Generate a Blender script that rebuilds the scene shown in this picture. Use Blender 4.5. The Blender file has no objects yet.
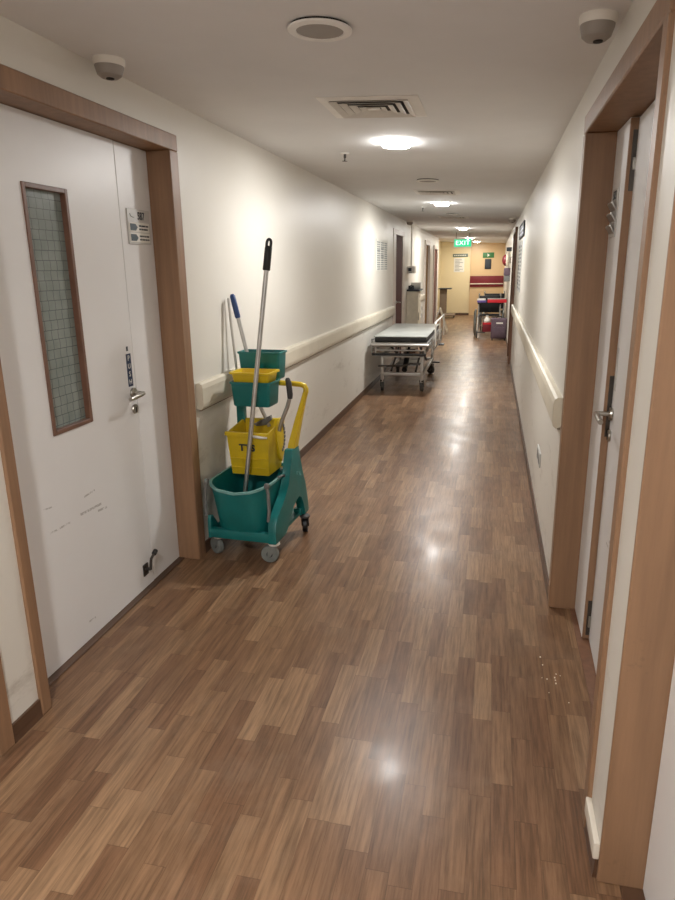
import bpy, bmesh, math, random
from mathutils import Vector, Matrix

random.seed(7)
S = bpy.context.scene
C = S.collection
PI = math.pi

# ------------------------------------------------------------------ camera
def make_camera():
    f, yaw, pitch, roll = 662.487, -0.2272768, 0.2679855, -0.0139161
    cy, sy, cp, sp = math.cos(yaw), math.sin(yaw), math.cos(pitch), math.sin(pitch)
    fwd = Vector((sy * cp, cy * cp, -sp))
    right = Vector((cy, -sy, 0))
    up = right.cross(fwd)
    c, s = math.cos(roll), math.sin(roll)
    r2, u2 = c * right + s * up, -s * right + c * up
    cam = bpy.data.cameras.new('camera')
    cam.sensor_fit = 'AUTO'
    cam.sensor_width = 36
    cam.lens = f / 900 * 36
    cam.clip_start = 0.05
    o = bpy.data.objects.new('camera', cam)
    C.objects.link(o)
    m = Matrix((r2, u2, -fwd)).transposed().to_4x4()
    m.translation = (0, 0, 1.55)
    o.matrix_world = m
    S.camera = o
make_camera()

# ------------------------------------------------------------------ world, lamps, exposure
w = bpy.data.worlds.new('world')
w.use_nodes = True
w.node_tree.nodes['Background'].inputs[0].default_value = (.9, .92, 1, 1)
w.node_tree.nodes['Background'].inputs[1].default_value = 0.05
S.world = w
S.view_settings.view_transform = 'Standard'
S.view_settings.look = 'None'
S.view_settings.gamma = 1
S.view_settings.use_curve_mapping = False
S.view_settings.exposure = 1.28
S.cycles.use_denoising = True
S.cycles.max_bounces = 10
S.cycles.diffuse_bounces = 6

# lit ceiling downlights: x, y, watts, colour
LIT = [(-.62, -3.6, 15, (1, .985, .965)),
       (-.60, .05, 15.5, (1, .985, .965)),
       (-.61, 4.33, 10, (1, .985, .965)),
       (-.64, 8.48, 12.5, (1, .99, .97)),
       (-.63, 14.02, 15, (1, .975, .93)),
       (-.66, 18.9, 14, (1, .96, .88)),
       (-.55, 21.7, 8, (1, .95, .86))]
UNLIT = [(-.565, 2.28), (-.594, 6.2), (-.62, 10.25)]

XL, XR, XLD, XRD = -1.527, .336, -1.635, .44
YB, YE = -4.5, 22.6
TILT = math.atan(.08 / (XR - XL))
def ceil_z(x): return 2.32 + (x - XL) / (XR - XL) * (-.08)

# ------------------------------------------------------------------ materials
def lin(c):
    return tuple(((v / 255) / 12.92 if v / 255 <= .04045 else ((v / 255 + .055) / 1.055) ** 2.4) for v in c) + (1,)

class NT:
    def __init__(s, name):
        s.m = bpy.data.materials.new(name); s.m.use_nodes = True
        s.t = s.m.node_tree; s.b = s.t.nodes['Principled BSDF']
    def n(s, t, **k):
        o = s.t.nodes.new(t)
        for a, v in k.items(): setattr(o, a, v)
        return o
    def l(s, a, b): s.t.links.new(a, b)
    def val(s, sock, v):
        if hasattr(v, 'is_linked'): s.l(v, sock)
        else: sock.default_value = v
    def math(s, op, a, b=None, c=None):
        o = s.n('ShaderNodeMath', operation=op)
        for i, v in enumerate((a, b, c)):
            if v is not None: s.val(o.inputs[i], v)
        return o.outputs[0]
    def mix(s, f, a, b, mode='MIX'):
        o = s.n('ShaderNodeMix', data_type='RGBA', blend_type=mode)
        s.val(o.inputs['Factor'], f); s.val(o.inputs[6], a); s.val(o.inputs[7], b)
        return o.outputs[2]
    def ramp(s, f, stops):
        o = s.n('ShaderNodeValToRGB'); e = o.color_ramp.elements
        while len(e) < len(stops): e.new(.5)
        for el, (p, c) in zip(e, stops): el.position = p; el.color = c
        s.l(f, o.inputs[0]); return o.outputs[0]
    def pos(s): return s.n('ShaderNodeNewGeometry').outputs['Position']
    def obj(s): return s.n('ShaderNodeTexCoord').outputs['Object']
    def noise(s, vec, scale, detail=3, rough=.5, scl=None):
        o = s.n('ShaderNodeTexNoise'); o.inputs['Scale'].default_value = scale
        o.inputs['Detail'].default_value = detail; o.inputs['Roughness'].default_value = rough
        if scl:
            mp = s.n('ShaderNodeMapping'); mp.inputs['Scale'].default_value = scl; s.l(vec, mp.inputs[0]); vec = mp.outputs[0]
        s.l(vec, o.inputs['Vector']); return o.outputs['Fac']
    def bump(s, h, strength, dist=.01):
        o = s.n('ShaderNodeBump'); o.inputs['Strength'].default_value = strength; o.inputs['Distance'].default_value = dist
        s.l(h, o.inputs['Height']); s.l(o.outputs[0], s.b.inputs['Normal'])

def pm(name, col, rough=.5, metal=0, var=.08, scale=12, bump=0, bscale=200, emit=None, es=0, scl=None, spec=.5):
    k = NT(name); c = lin(col)
    f = k.noise(k.obj(), scale, 4, .6, scl)
    a = tuple(v * (1 - var) for v in c[:3]) + (1,); b = tuple(min(1, v * (1 + var)) for v in c[:3]) + (1,)
    k.l(k.ramp(f, [(.3, a), (.7, b)]), k.b.inputs['Base Color'])
    k.b.inputs['Roughness'].default_value = rough; k.b.inputs['Metallic'].default_value = metal
    k.b.inputs['Specular IOR Level'].default_value = spec
    if bump: k.bump(k.noise(k.obj(), bscale, 2), bump, .002)
    if emit:
        k.b.inputs['Emission Color'].default_value = lin(emit); k.b.inputs['Emission Strength'].default_value = es
    return k.m

def floor_mat():
    k = NT('wood strip vinyl')
    sep = k.n('ShaderNodeSeparateXYZ'); k.l(k.pos(), sep.inputs[0])
    X, Y = sep.outputs[0], sep.outputs[1]
    W, L = .0655, .36
    xs = k.math('DIVIDE', X, W); row = k.math('FLOOR', xs)
    wn = k.n('ShaderNodeTexWhiteNoise', noise_dimensions='1D'); k.l(row, wn.inputs['W'])
    ys = k.math('ADD', k.math('DIVIDE', Y, L), k.math('MULTIPLY', wn.outputs['Value'], 7.3))
    col = k.math('FLOOR', ys)
    cmb = k.n('ShaderNodeCombineXYZ'); k.l(row, cmb.inputs[0]); k.l(col, cmb.inputs[1])
    wn2 = k.n('ShaderNodeTexWhiteNoise', noise_dimensions='2D'); k.l(cmb.outputs[0], wn2.inputs['Vector'])
    r = wn2.outputs['Value']
    base = k.ramp(r, [(0, lin((116, 86, 64))), (.35, lin((126, 96, 72))), (.7, lin((136, 106, 80))), (1, lin((150, 120, 92)))])
    g = k.n('ShaderNodeCombineXYZ')
    k.l(k.math('ADD', k.math('MULTIPLY', X, 1.0), k.math('MULTIPLY', r, 31.7)), g.inputs[0])
    k.l(k.math('MULTIPLY', Y, .055), g.inputs[1]); k.l(k.math('MULTIPLY', r, 13.1), g.inputs[2])
    gr = k.noise(g.outputs[0], 95, 5, .65)
    gr2 = k.noise(g.outputs[0], 34, 3, .6)
    c = k.mix(.75, base, k.ramp(gr, [(.3, (.42, .40, .38, 1)), (.62, (1.12, 1.1, 1.08, 1))]), 'MULTIPLY')
    c = k.mix(.45, c, k.ramp(gr2, [(.3, (.55, .52, .5, 1)), (.65, (1.2, 1.2, 1.2, 1))]), 'MULTIPLY')
    fx = k.math('FRACT', xs); fy = k.math('FRACT', ys)
    ex = k.math('LESS_THAN', k.math('MINIMUM', fx, k.math('SUBTRACT', 1.0, fx)), .014)
    ey = k.math('LESS_THAN', k.math('MINIMUM', fy, k.math('SUBTRACT', 1.0, fy)), .0035)
    c = k.mix(k.math('MULTIPLY', k.math('MAXIMUM', ex, ey), .35), c, lin((60, 40, 28)))
    # dust and scuffs from shoes and wheels
    sc = k.noise(k.pos(), 2.2, 6, .7)
    c = k.mix(k.ramp(sc, [(.52, (0, 0, 0, 1)), (.75, (.22, .22, .22, 1))]), c, lin((160, 140, 120)))
    k.l(c, k.b.inputs['Base Color'])
    rr = k.n('ShaderNodeMapRange'); k.l(k.noise(k.pos(), 5, 2, .5), rr.inputs[0])
    rr.inputs[1].default_value = .3; rr.inputs[2].default_value = .7; rr.inputs[3].default_value = .28; rr.inputs[4].default_value = .36
    k.l(rr.outputs[0], k.b.inputs['Roughness'])
    k.b.inputs['Specular IOR Level'].default_value = .24
    k.b.inputs['Coat Weight'].default_value = .025; k.b.inputs['Coat Roughness'].default_value = .11
    k.bump(k.noise(k.pos(), 260, 2, .5, (1, .5, 1)), .16, .0012)
    return k.m

def wall_mat(name, col, dirt=True):
    k = NT(name)
    c = lin(col)
    f = k.noise(k.pos(), 1.6, 5, .6)
    cc = k.mix(k.ramp(f, [(.35, (0, 0, 0, 1)), (.7, (.10, .10, .10, 1))]), c, lin((190, 178, 158)))
    if dirt:   # grey scuffs below the guard rail
        sep = k.n('ShaderNodeSeparateXYZ'); k.l(k.pos(), sep.inputs[0])
        low = k.math('LESS_THAN', sep.outputs[2], .82)
        s = k.noise(k.pos(), 5, 8, .75, (1, .45, 1.6))
        m = k.math('MULTIPLY', k.ramp(s, [(.56, (0, 0, 0, 1)), (.72, (.5, .5, .5, 1))]), low)
        cc = k.mix(m, cc, lin((150, 140, 126)))
    k.l(cc, k.b.inputs['Base Color'])
    k.b.inputs['Roughness'].default_value = .42
    k.bump(k.noise(k.pos(), 60, 3), .05, .003)
    return k.m

def door_wood(name, col):
    k = NT(name); c = lin(col)
    f = k.noise(k.pos(), 30, 5, .6, (1, 1, .06))
    cc = k.ramp(f, [(.3, tuple(v * .80 for v in c[:3]) + (1,)), (.7, tuple(min(1, v * 1.12) for v in c[:3]) + (1,))])
    wv = k.noise(k.pos(), 9, 6, .75)
    sep = k.n('ShaderNodeSeparateXYZ'); k.l(k.pos(), sep.inputs[0])
    low = k.math('LESS_THAN', sep.outputs[2], .75)
    cc = k.mix(k.math('MULTIPLY', k.ramp(wv, [(.62, (0, 0, 0, 1)), (.74, (.45, .45, .45, 1))]), low), cc, lin((92, 74, 58)))
    k.l(cc, k.b.inputs['Base Color']); k.b.inputs['Roughness'].default_value = .45
    return k.m

def leaf_mat():
    k = NT('white door laminate'); c = lin((226, 225, 224))
    f = k.noise(k.pos(), 3, 4)
    cc = k.mix(k.ramp(f, [(.4, (0, 0, 0, 1)), (.7, (.08, .08, .08, 1))]), c, lin((190, 186, 178)))
    # short slanting scuffs left by passing trolleys
    sep = k.n('ShaderNodeSeparateXYZ'); k.l(k.pos(), sep.inputs[0])
    Y, Z = sep.outputs[1], sep.outputs[2]
    br = k.ramp(k.noise(k.pos(), 70, 3, .6), [(.38, (0, 0, 0, 1)), (.52, (1, 1, 1, 1))])
    tot = None
    for y0, z0, y1, z1, wd in ((2.09, .568, 2.22, .565, .004), (2.29, .571, 2.445, .565, .0055), (2.415, .542, 2.485, .536, .005), (2.07, .673, 2.12, .667, .003), (2.33, .636, 2.41, .641, .004), (2.26, .09, 2.31, .084, .004)):
        sl = (z1 - z0) / (y1 - y0)
        d_ = k.math('ABSOLUTE', k.math('SUBTRACT', Z, k.math('ADD', k.math('MULTIPLY', Y, sl), z0 - sl * y0)))
        in_z = k.math('LESS_THAN', d_, wd)
        in_y = k.math('LESS_THAN', k.math('ABSOLUTE', k.math('SUBTRACT', Y, (y0 + y1) / 2)), (y1 - y0) / 2)
        q = k.math('MULTIPLY', in_z, in_y)
        tot = q if tot is None else k.math('MAXIMUM', tot, q)
    cc = k.mix(k.math('MULTIPLY', k.math('MULTIPLY', tot, br), .6), cc, lin((130, 124, 116)))
    k.l(cc, k.b.inputs['Base Color']); k.b.inputs['Roughness'].default_value = .38
    return k.m

def wired_glass():
    k = NT('wired glass')
    sep = k.n('ShaderNodeSeparateXYZ'); k.l(k.pos(), sep.inputs[0])
    zr = k.math('DIVIDE', sep.outputs[2], .037); row = k.math('FLOOR', zr)
    sh = k.math('MULTIPLY', k.math('MODULO', row, 2.0), .12)
    yr = k.math('ADD', k.math('DIVIDE', sep.outputs[1], .040), sh)
    fz, fy = k.math('FRACT', zr), k.math('FRACT', yr)
    ln = k.math('MAXIMUM', k.math('LESS_THAN', fz, .06), k.math('LESS_THAN', fy, .06))
    f = k.noise(k.pos(), 14, 3)
    base = k.ramp(f, [(.3, lin((116, 126, 121))), (.7, lin((132, 140, 135)))])
    k.l(k.mix(ln, base, lin((78, 86, 84))), k.b.inputs['Base Color'])
    k.b.inputs['Roughness'].default_value = .22
    k.bump(k.noise(k.pos(), 90, 2), .15, .003)
    return k.m

M = {}
M['floor'] = floor_mat()
M['wall'] = wall_mat('white wall paint', (216, 212, 203))
M['wall_cream'] = wall_mat('cream wall paint', (226, 211, 172), False)
M['wall_peach'] = wall_mat('peach wall paint', (206, 176, 134), False)
M['ceiling'] = pm('matt ceiling paint', (224, 224, 224), .85, var=.03, scale=2)
M['skirt'] = pm('dark wood vinyl coving', (84, 60, 44), .4, var=.2, scale=20, scl=(1, .1, 1))
M['skirt_cap'] = pm('white coving cap', (214, 206, 192), .45)
M['frame'] = door_wood('tan door frame laminate', (142, 109, 82))
M['frame_brown'] = door_wood('brown door frame laminate', (120, 84, 62))
M['frame_pale'] = pm('pale painted door frame', (208, 196, 186), .45)
M['leaf'] = leaf_mat()
M['leaf_brown'] = pm('dark red brown door', (92, 50, 42), .75, spec=.15, var=.15, scale=8, scl=(1, 1, .1))
M['leaf_gold'] = pm('tan door leaf', (146, 112, 66), .75, spec=.15, var=.15, scale=8, scl=(1, 1, .1))
M['vision_frame'] = pm('red brown glazing bead', (110, 78, 62), .4, var=.15)
M['glass'] = wired_glass()
M['rail'] = pm('beige rail vinyl', (206, 198, 180), .45, var=.05, scale=5)
M['chrome'] = pm('brushed steel', (176, 172, 164), .28, 1, var=.1)
M['alu'] = pm('satin aluminium', (182, 180, 176), .36, .85, var=.1)
M['darksteel'] = pm('dark steel', (84, 80, 76), .4, .8)
M['plate'] = pm('silver sign plate', (196, 195, 192), .45, .1)
M['paper'] = pm('white paper', (226, 224, 216), .7, var=.04)
M['ink'] = pm('dark print', (44, 50, 58), .6)
M['inkteal'] = pm('slate teal print', (42, 60, 68), .5)
M['inkgrey'] = pm('grey print', (128, 132, 130), .6)
M['navy'] = pm('navy sticker', (24, 44, 78), .45)
M['white'] = pm('white plastic', (224, 220, 212), .45, var=.04)
M['offwhite'] = pm('off white ceiling fitting', (236, 234, 230), .5, var=.04)
M['lens_off'] = pm('unlit lamp diffuser', (150, 143, 136), .5, var=.04)
M['hole'] = pm('dark recess', (34, 30, 28), .8)
M['grille'] = pm('vent blades', (214, 210, 204), .5, var=.05)
M['teal'] = pm('teal plastic', (18, 108, 106), .38, var=.12, scale=7, bump=.05)
M['teal_lip'] = pm('pale teal rim', (112, 160, 156), .5, var=.15, scale=14)  # paler, slightly uneven teal for the bucket rim
M['yellow'] = pm('yellow plastic', (208, 178, 30), .38, var=.1, scale=7)
M['blue'] = pm('blue grip plastic', (28, 58, 110), .4)
M['grey'] = pm('grey plastic', (110, 110, 108), .5)
M['dgrey'] = pm('dark grey rubber', (62, 60, 58), .6)
M['wheelgrey'] = pm('grey caster rubber', (118, 122, 118), .55, var=.15)
M['black'] = pm('black plastic', (20, 20, 22), .45)
M['vinyl'] = pm('black mattress vinyl', (22, 22, 23), .38)
M['sheet'] = pm('grey white mattress cover', (168, 171, 166), .3, var=.2, scale=3.5, bump=.3, bscale=9)
M['maroon'] = pm('maroon board', (112, 24, 34), .4)
M['red'] = pm('red vinyl', (196, 34, 46), .45)
M['purple'] = pm('dusky purple suitcase cloth', (92, 76, 88), .6, var=.15)
M['violet'] = pm('violet cloth', (92, 78, 140), .6)
M['mopgrey'] = pm('damp mop yarn', (112, 110, 104), .9, var=.3, scale=30)
M['green'] = pm('green safety sign', (52, 112, 62), .5)
M['greygreen'] = pm('grey green sign', (98, 112, 100), .5)
M['lilac'] = pm('pale lilac board', (176, 180, 204), .4)
M['cream'] = pm('cream laminate', (222, 214, 194), .5)
M['taupe'] = pm('taupe laminate', (132, 116, 100), .5)
M['exit'] = pm('lit green exit face', (20, 170, 110), .4, emit=(30, 200, 140), es=.45)
M['exit_text'] = pm('lit white exit letters', (230, 255, 245), .4, emit=(225, 255, 240), es=.75)
M['crumb'] = pm('pale crumbs', (230, 220, 200), .8)

def lamp_lens(name, col, e):
    k = NT(name); k.b.inputs['Base Color'].default_value = (1, 1, 1, 1)
    k.b.inputs['Emission Color'].default_value = col + (1,); k.b.inputs['Emission Strength'].default_value = e
    return k.m

# ------------------------------------------------------------------ mesh helpers
class MB:
    def __init__(s): s.bm = bmesh.new()
    def box(s, x0, x1, y0, y1, z0, z1, bev=0, seg=2):
        r = bmesh.ops.create_cube(s.bm, size=1)
        for v in r['verts']:
            v.co = Vector(((x0 + x1) / 2 + v.co.x * (x1 - x0), (y0 + y1) / 2 + v.co.y * (y1 - y0), (z0 + z1) / 2 + v.co.z * (z1 - z0)))
        if bev:
            es = list({e for v in r['verts'] for e in v.link_edges})
            bmesh.ops.bevel(s.bm, geom=es, offset=bev, segments=seg, profile=.6, affect='EDGES')
        return s
    def ring(s, c, n, u, rx, ry, seg):
        v = n.cross(u)
        return [s.bm.verts.new(c + u * (rx * math.cos(2 * PI * i / seg)) + v * (ry * math.sin(2 * PI * i / seg))) for i in range(seg)]
    def skin(s, rings, cap0=True, cap1=True):
        for a, b in zip(rings, rings[1:]):
            n = len(a)
            for i in range(n): s.bm.faces.new((a[i], a[(i + 1) % n], b[(i + 1) % n], b[i]))
        if cap0: s.bm.faces.new(rings[0][::-1])
        if cap1: s.bm.faces.new(rings[-1])
        return s
    def tube(s, pts, r, seg=10, flat=1.0):
        P = [Vector(p) for p in pts]; rs = r if isinstance(r, (list, tuple)) else [r] * len(P)
        rings = []; u = None
        for i, p in enumerate(P):
            d = (P[min(i + 1, len(P) - 1)] - P[max(i - 1, 0)]).normalized()
            if u is None:
                a = Vector((0, 0, 1)) if abs(d.z) < .9 else Vector((1, 0, 0))
                u = d.cross(a).normalized()
            else:
                u = (u - d * u.dot(d)).normalized()
            rings.append(s.ring(p, d, u, rs[i], rs[i] * flat, seg))
        return s.skin(rings)
    def lathe(s, c, axis, prof, seg=24):
        c = Vector(c); n = Vector(axis).normalized()
        a = Vector((0, 0, 1)) if abs(n.z) < .9 else Vector((1, 0, 0)); u = n.cross(a).normalized()
        return s.skin([s.ring(c + n * h, n, u, max(r, 1e-4), max(r, 1e-4), seg) for r, h in prof])
    def torus(s, c, axis, R, r, seg=24, ms=8):
        c = Vector(c); n = Vector(axis).normalized()
        a = Vector((0, 0, 1)) if abs(n.z) < .9 else Vector((1, 0, 0)); u = n.cross(a).normalized(); v = n.cross(u)
        rings = []
        for i in range(seg):
            t = 2 * PI * i / seg; d = u * math.cos(t) + v * math.sin(t)
            rings.append([s.bm.verts.new(c + d * (R + r * math.cos(2 * PI * j / ms)) + n * (r * math.sin(2 * PI * j / ms))) for j in range(ms)])
        return s.skin(rings + [rings[0]], False, False)
    def prism(s, poly, ax, a0, a1, bev=0):
        def mk(p, a):
            q = list(p); q.insert(ax, a); return s.bm.verts.new(q)
        A = [mk(p, a0) for p in poly]; B = [mk(p, a1) for p in poly]
        fs = [s.bm.faces.new(A), s.bm.faces.new(B[::-1])]
        n = len(poly)
        for i in range(n): s.bm.faces.new((A[(i + 1) % n], A[i], B[i], B[(i + 1) % n]))
        if bev:
            es = [e for f in fs for e in f.edges]
            bmesh.ops.bevel(s.bm, geom=es, offset=bev, segments=2, profile=.6, affect='EDGES')
        return s
    def loft(s, secs, cap0=True, cap1=True):
        return s.skin([[s.bm.verts.new(p) for p in q] for q in secs], cap0, cap1)
    def build(s, name, mat, parent=None, smooth=True, loc=None, bevel=0):
        bmesh.ops.recalc_face_normals(s.bm, faces=s.bm.faces[:])
        me = bpy.data.meshes.new(name)
        off = Vector(loc) if loc else Vector()
        if loc: bmesh.ops.translate(s.bm, verts=s.bm.verts[:], vec=-off)
        s.bm.to_mesh(me); s.bm.free()
        me.materials.append(M[mat] if isinstance(mat, str) else mat)
        o = bpy.data.objects.new(name, me); C.objects.link(o); o.location = off
        if parent: o.parent = parent
        if smooth:
            for p in me.polygons: p.use_smooth = True
            me.set_sharp_from_angle(angle=math.radians(35))
        return o

def tag(o, label, cat, group=None, kind=None):
    o['label'] = label
    if cat: o['category'] = cat
    if group: o['group'] = group
    if kind: o['kind'] = kind
    return o
def thing(name, label, cat, loc=(0, 0, 0), rz=0, group=None):
    o = bpy.data.objects.new(name, None); C.objects.link(o)
    o.location = loc; o.rotation_euler = (0, 0, rz); o.empty_display_size = .05
    return tag(o, label, cat, group)
def struct(o, label=None):
    o['kind'] = 'structure'
    if label: o['label'] = label
    return o
def copy_tree(o, parent=None):
    c = o.copy(); C.objects.link(c); c.parent = parent
    for ch in list(o.children): copy_tree(ch, c)
    return c
def text(s, size, loc, face, mat, name, parent=None, depth=.0008, sx=1.0, align='CENTER', bold=0.0):
    cu = bpy.data.curves.new(name, 'FONT'); cu.body = s; cu.size = size; cu.extrude = depth; cu.offset = bold
    cu.space_character = 1.08; cu.align_x = align; cu.align_y = 'CENTER'
    t = bpy.data.objects.new(name, cu)
    me = bpy.data.meshes.new_from_object(t)
    bpy.data.objects.remove(t); bpy.data.curves.remove(cu)
    me.name = name
    rz = {'-Y': 0, '+X': PI / 2, '-X': -PI / 2}[face]
    me.transform(Matrix.Translation(loc) @ Matrix.Rotation(rz, 4, 'Z') @ Matrix.Rotation(PI / 2, 4, 'X') @ Matrix.Diagonal((sx, 1, 1, 1)))
    me.materials.clear(); me.materials.append(M[mat])
    o = bpy.data.objects.new(name, me); C.objects.link(o)
    if parent: o.parent = parent
    return o

# ------------------------------------------------------------------ room shell
struct(MB().box(-2.3, .75, YB - .15, YE + .15, -.1, 0).build('floor', 'floor', smooth=False), 'brown wood strip vinyl corridor floor')
mb = MB()
xa, xb = -2.4, .8
mb.loft([[(xa, YB - .15, ceil_z(xa)), (xb, YB - .15, ceil_z(xb)), (xb, YB - .15, ceil_z(xb) + .12), (xa, YB - .15, ceil_z(xa) + .12)],
         [(xa, YE + .15, ceil_z(xa)), (xb, YE + .15, ceil_z(xb)), (xb, YE + .15, ceil_z(xb) + .12), (xa, YE + .15, ceil_z(xa) + .12)]])
struct(mb.build('ceiling', 'ceiling', smooth=False), 'plain off white corridor ceiling')

def wall_run(name, x0, x1, y0, y1, holes, mat, ztop=2.42):
    m = MB(); y = y0
    for a, b, h in sorted(holes):
        if a > y: m.box(x0, x1, y, a, 0, ztop)
        m.box(x0, x1, a, b, h, ztop); y = b
    if y < y1: m.box(x0, x1, y, y1, 0, ztop)
    return struct(m.build(name, mat, smooth=False))
# clear opening (y0, y1, height) and casing widths
L1 = (1.82, 3.125, 2.10); L0 = (.32, 1.55, 2.10)
R1 = (1.70, 2.95, 2.045); R2 = (.2, 1.475, 2.045)
L3 = (10.90, 11.72, 2.05); L4 = (15.62, 16.6, 2.03); L5 = (17.9, 18.85, 2.0); R6 = (11.2, 12.15, 2.06)
TH = .16
wall_run('wall_left', XL - TH, XL, YB, 19.6, [(L0[0] - .04, L0[1] + .04, 2.13), (L1[0] - .03, L1[1] + .05, 2.13)] +
         [(L3[0] - .2, L3[1] + .2, L3[2] + .03)] + [(d[0] - .04, d[1] + .04, d[2] + .03) for d in (L4, L5)], 'wall')['label'] = 'long white wall behind the mop trolley and the stretcher'
struct(MB().box(-1.70 - TH, -1.70, 19.6, YE, 0, 2.42).build('wall_left', 'wall_cream', smooth=False), 'cream wall piece beside the far end of the corridor')
wall_run('wall_right', XR, XR + TH, YB, YE, [(R2[0] - .03, R2[1] + .012, 2.08), (R1[0] - .04, R1[1] + .05, 2.08), (R6[0] - .04, R6[1] + .04, 2.09)], 'wall')['label'] = 'long white wall with the notice sheets and wall socket'
struct(MB().box(-1.9, .6, YE, YE + .15, 0, 2.42).build('wall_back', 'wall_cream', smooth=False), 'cream end wall with the grey green sign')
struct(MB().box(-.735, XR, YE - .05, YE, 0, 2.30).build('wall_back', 'wall_peach', smooth=False), 'peach end wall above the maroon board')
struct(MB().box(XL - .2, XR + .2, YB - .15, YB, 0, 2.42).build('wall_front', 'wall', smooth=False), 'white wall closing the corridor behind the viewpoint')

def skirt(name, side, y0, y1, cap=False, h=.066):
    x = XL if side == 'left' else XR; s = 1 if side == 'left' else -1
    prof = [(x, 0), (x + s * .012, 0), (x + s * .009, .02), (x + s * .009, h), (x, h)]
    o = struct(MB().prism(prof, 1, y0, y1).build('baseboard_' + side, 'skirt', smooth=False))
    if cap:
        xs = sorted((x, x + s * .016))
        o2 = MB().box(xs[0], xs[1], y0 - .004, y1 + .004, h, h + .05, .004).build('cap', 'skirt_cap', o)
    return o
skirt('baseboard', 'left', L0[1] + .07, L1[0] - .055, False, .07)
skirt('b', 'left', L1[1] + .088, L3[0] - .30)
skirt('b', 'left', L3[1] + .24, L4[0] - .10); skirt('b', 'left', L4[1] + .085, L5[0] - .085)
skirt('b', 'right', R1[1] + .07, R6[0] - .06, False, .06)
skirt('b', 'right', R6[1] + .06, YE - .05); skirt('b', 'right', R2[1] + .014, R1[0] - .056, True, .062)
struct(MB().box(-1.70, -.735, YE - .012, YE, 0, .07).build('baseboard_back', 'skirt', smooth=False))

# ------------------------------------------------------------------ doors
def door_frame(side, d, cn, cf, ct, root, mat, depth, out=.012):
    """one frame: two jambs and a head"""
    x = XL if side == 'left' else XR; s = 1 if side == 'left' else -1
    xs = sorted((x + s * out, x - s * depth)); m = MB(); y0, y1, h = d
    m.box(xs[0], xs[1], y0 - cn, y0, 0, h, .004, 1); m.box(xs[0], xs[1], y1, y1 + cf, 0, h, .004, 1)
    m.box(xs[0], xs[1], y0 - cn, y1 + cf, h, h + ct, .004, 1)
    return m.build('door_frame', mat, root, smooth=False)
def door_root(n, label):
    o = bpy.data.objects.new('door_%d' % n, None); C.objects.link(o); o.empty_display_size = .1
    return struct(o, label)

def lever(s, x, y, z, parent, ylen=-.12):
    """rose, neck and bar on a leaf face at x whose outside is direction s"""
    h = MB().lathe((x, y, z), (s, 0, 0), [(.024, 0), (.026, .004), (.024, .011), (.012, .012)], 24)
    h.tube([(x + s * .008, y, z), (x + s * .052, y, z), (x + s * .058, y - .004 if ylen < 0 else y + .004, z), (x + s * .058, y + ylen * .5, z - .004), (x + s * .056, y + ylen, z - .008)], [.0095, .0095, .0105, .0105, .0095], 12)
    return h.build('lever_handle', 'chrome', parent)
def escutcheon(s, x, y, z, parent):
    e = MB().lathe((x, y, z), (s, 0, 0), [(.022, 0), (.024, .004), (.022, .009), (.010, .0095)], 24).build('lock_escutcheon', 'chrome', parent)
    MB().box(*sorted((x + s * .009, x + s * .0115)), y - .0035, y + .0035, z - .016, z + .008, .001).build('keyhole', 'hole', e)
    return e

# --- door with the tall wired glass pane
d1 = door_root(1, 'white double-leaf door with tall wired glass pane and tan frame')
door_frame('left', L1, .052, .088, .075, d1, 'frame', .20)
SE = 2.83
lf = MB()
V = (2.183, 2.449, .935, 1.86)
x0, x1 = XLD - .04, XLD
for a in ((L1[0] + .003, V[0], .01, L1[2] - .003), (V[1], SE - .0025, .01, L1[2] - .003), (V[0], V[1], .01, V[2]), (V[0], V[1], V[3], L1[2] - .003)):
    lf.box(x0, x1, *a)
bmesh.ops.remove_doubles(lf.bm, verts=lf.bm.verts[:], dist=1e-5)
leaf = lf.build('door_leaf', 'leaf', d1, smooth=False)
vf = MB(); bw = .018
for a in ((V[0], V[0] + bw, V[2], V[3]), (V[1] - bw, V[1], V[2], V[3]), (V[0] + bw, V[1] - bw, V[2], V[2] + bw), (V[0] + bw, V[1] - bw, V[3] - bw, V[3])):
    vf.box(XLD - .03, XLD + .006, *a, .002, 1)
vf.build('glazing_bead', 'vision_frame', leaf, smooth=False)
MB().box(XLD - .026, XLD - .018, V[0] + .004, V[1] - .004, V[2] + .004, V[3] - .004).build('wired_pane', 'glass', leaf, smooth=False)
lever(1, XLD, 2.795, .995, leaf); escutcheon(1, XLD, 2.797, .918, leaf)
MB().box(XLD - .04, XLD, SE + .0025, L1[1] - .003, .01, L1[2] - .003, .002, 1).build('side_leaf', 'leaf', d1, smooth=False)
kd = MB().box(XLD, XLD + .006, 2.73, 2.775, .075, .135, .002)
kd.tube([(XLD + .006, 2.75, .11), (XLD + .03, 2.75, .112)], .008, 10)
kd.tube([(XLD + .03, 2.752, .108), (XLD + .034, 2.755, .15), (XLD + .036, 2.757, .165), (XLD + .038, 2.785, .18)], .007, 10)
kd = kd.build('door_holder', 'darksteel', leaf)
MB().lathe((XLD + .038, 2.78, .1775), (0, 1, .5), [(.009, 0), (.012, .004), (.012, .026), (.009, .03)], 14).build('rubber_foot', 'black', kd)
MB().box(XLD - .09, XLD + .03, L1[0], L1[1], 0, .007, .002, 1).build('threshold', 'skirt', d1, smooth=False)

# --- nearer door on the same side
d2 = door_root(2, 'tan framed white door at the near edge of the long wall')
door_frame('left', L0, .07, .07, .075, d2, 'frame', .20)
MB().box(XLD - .04, XLD, L0[0] + .003, L0[1] - .003, .01, L0[2] - .003, .002, 1).build('door_leaf', 'leaf', d2, smooth=False)

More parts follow.
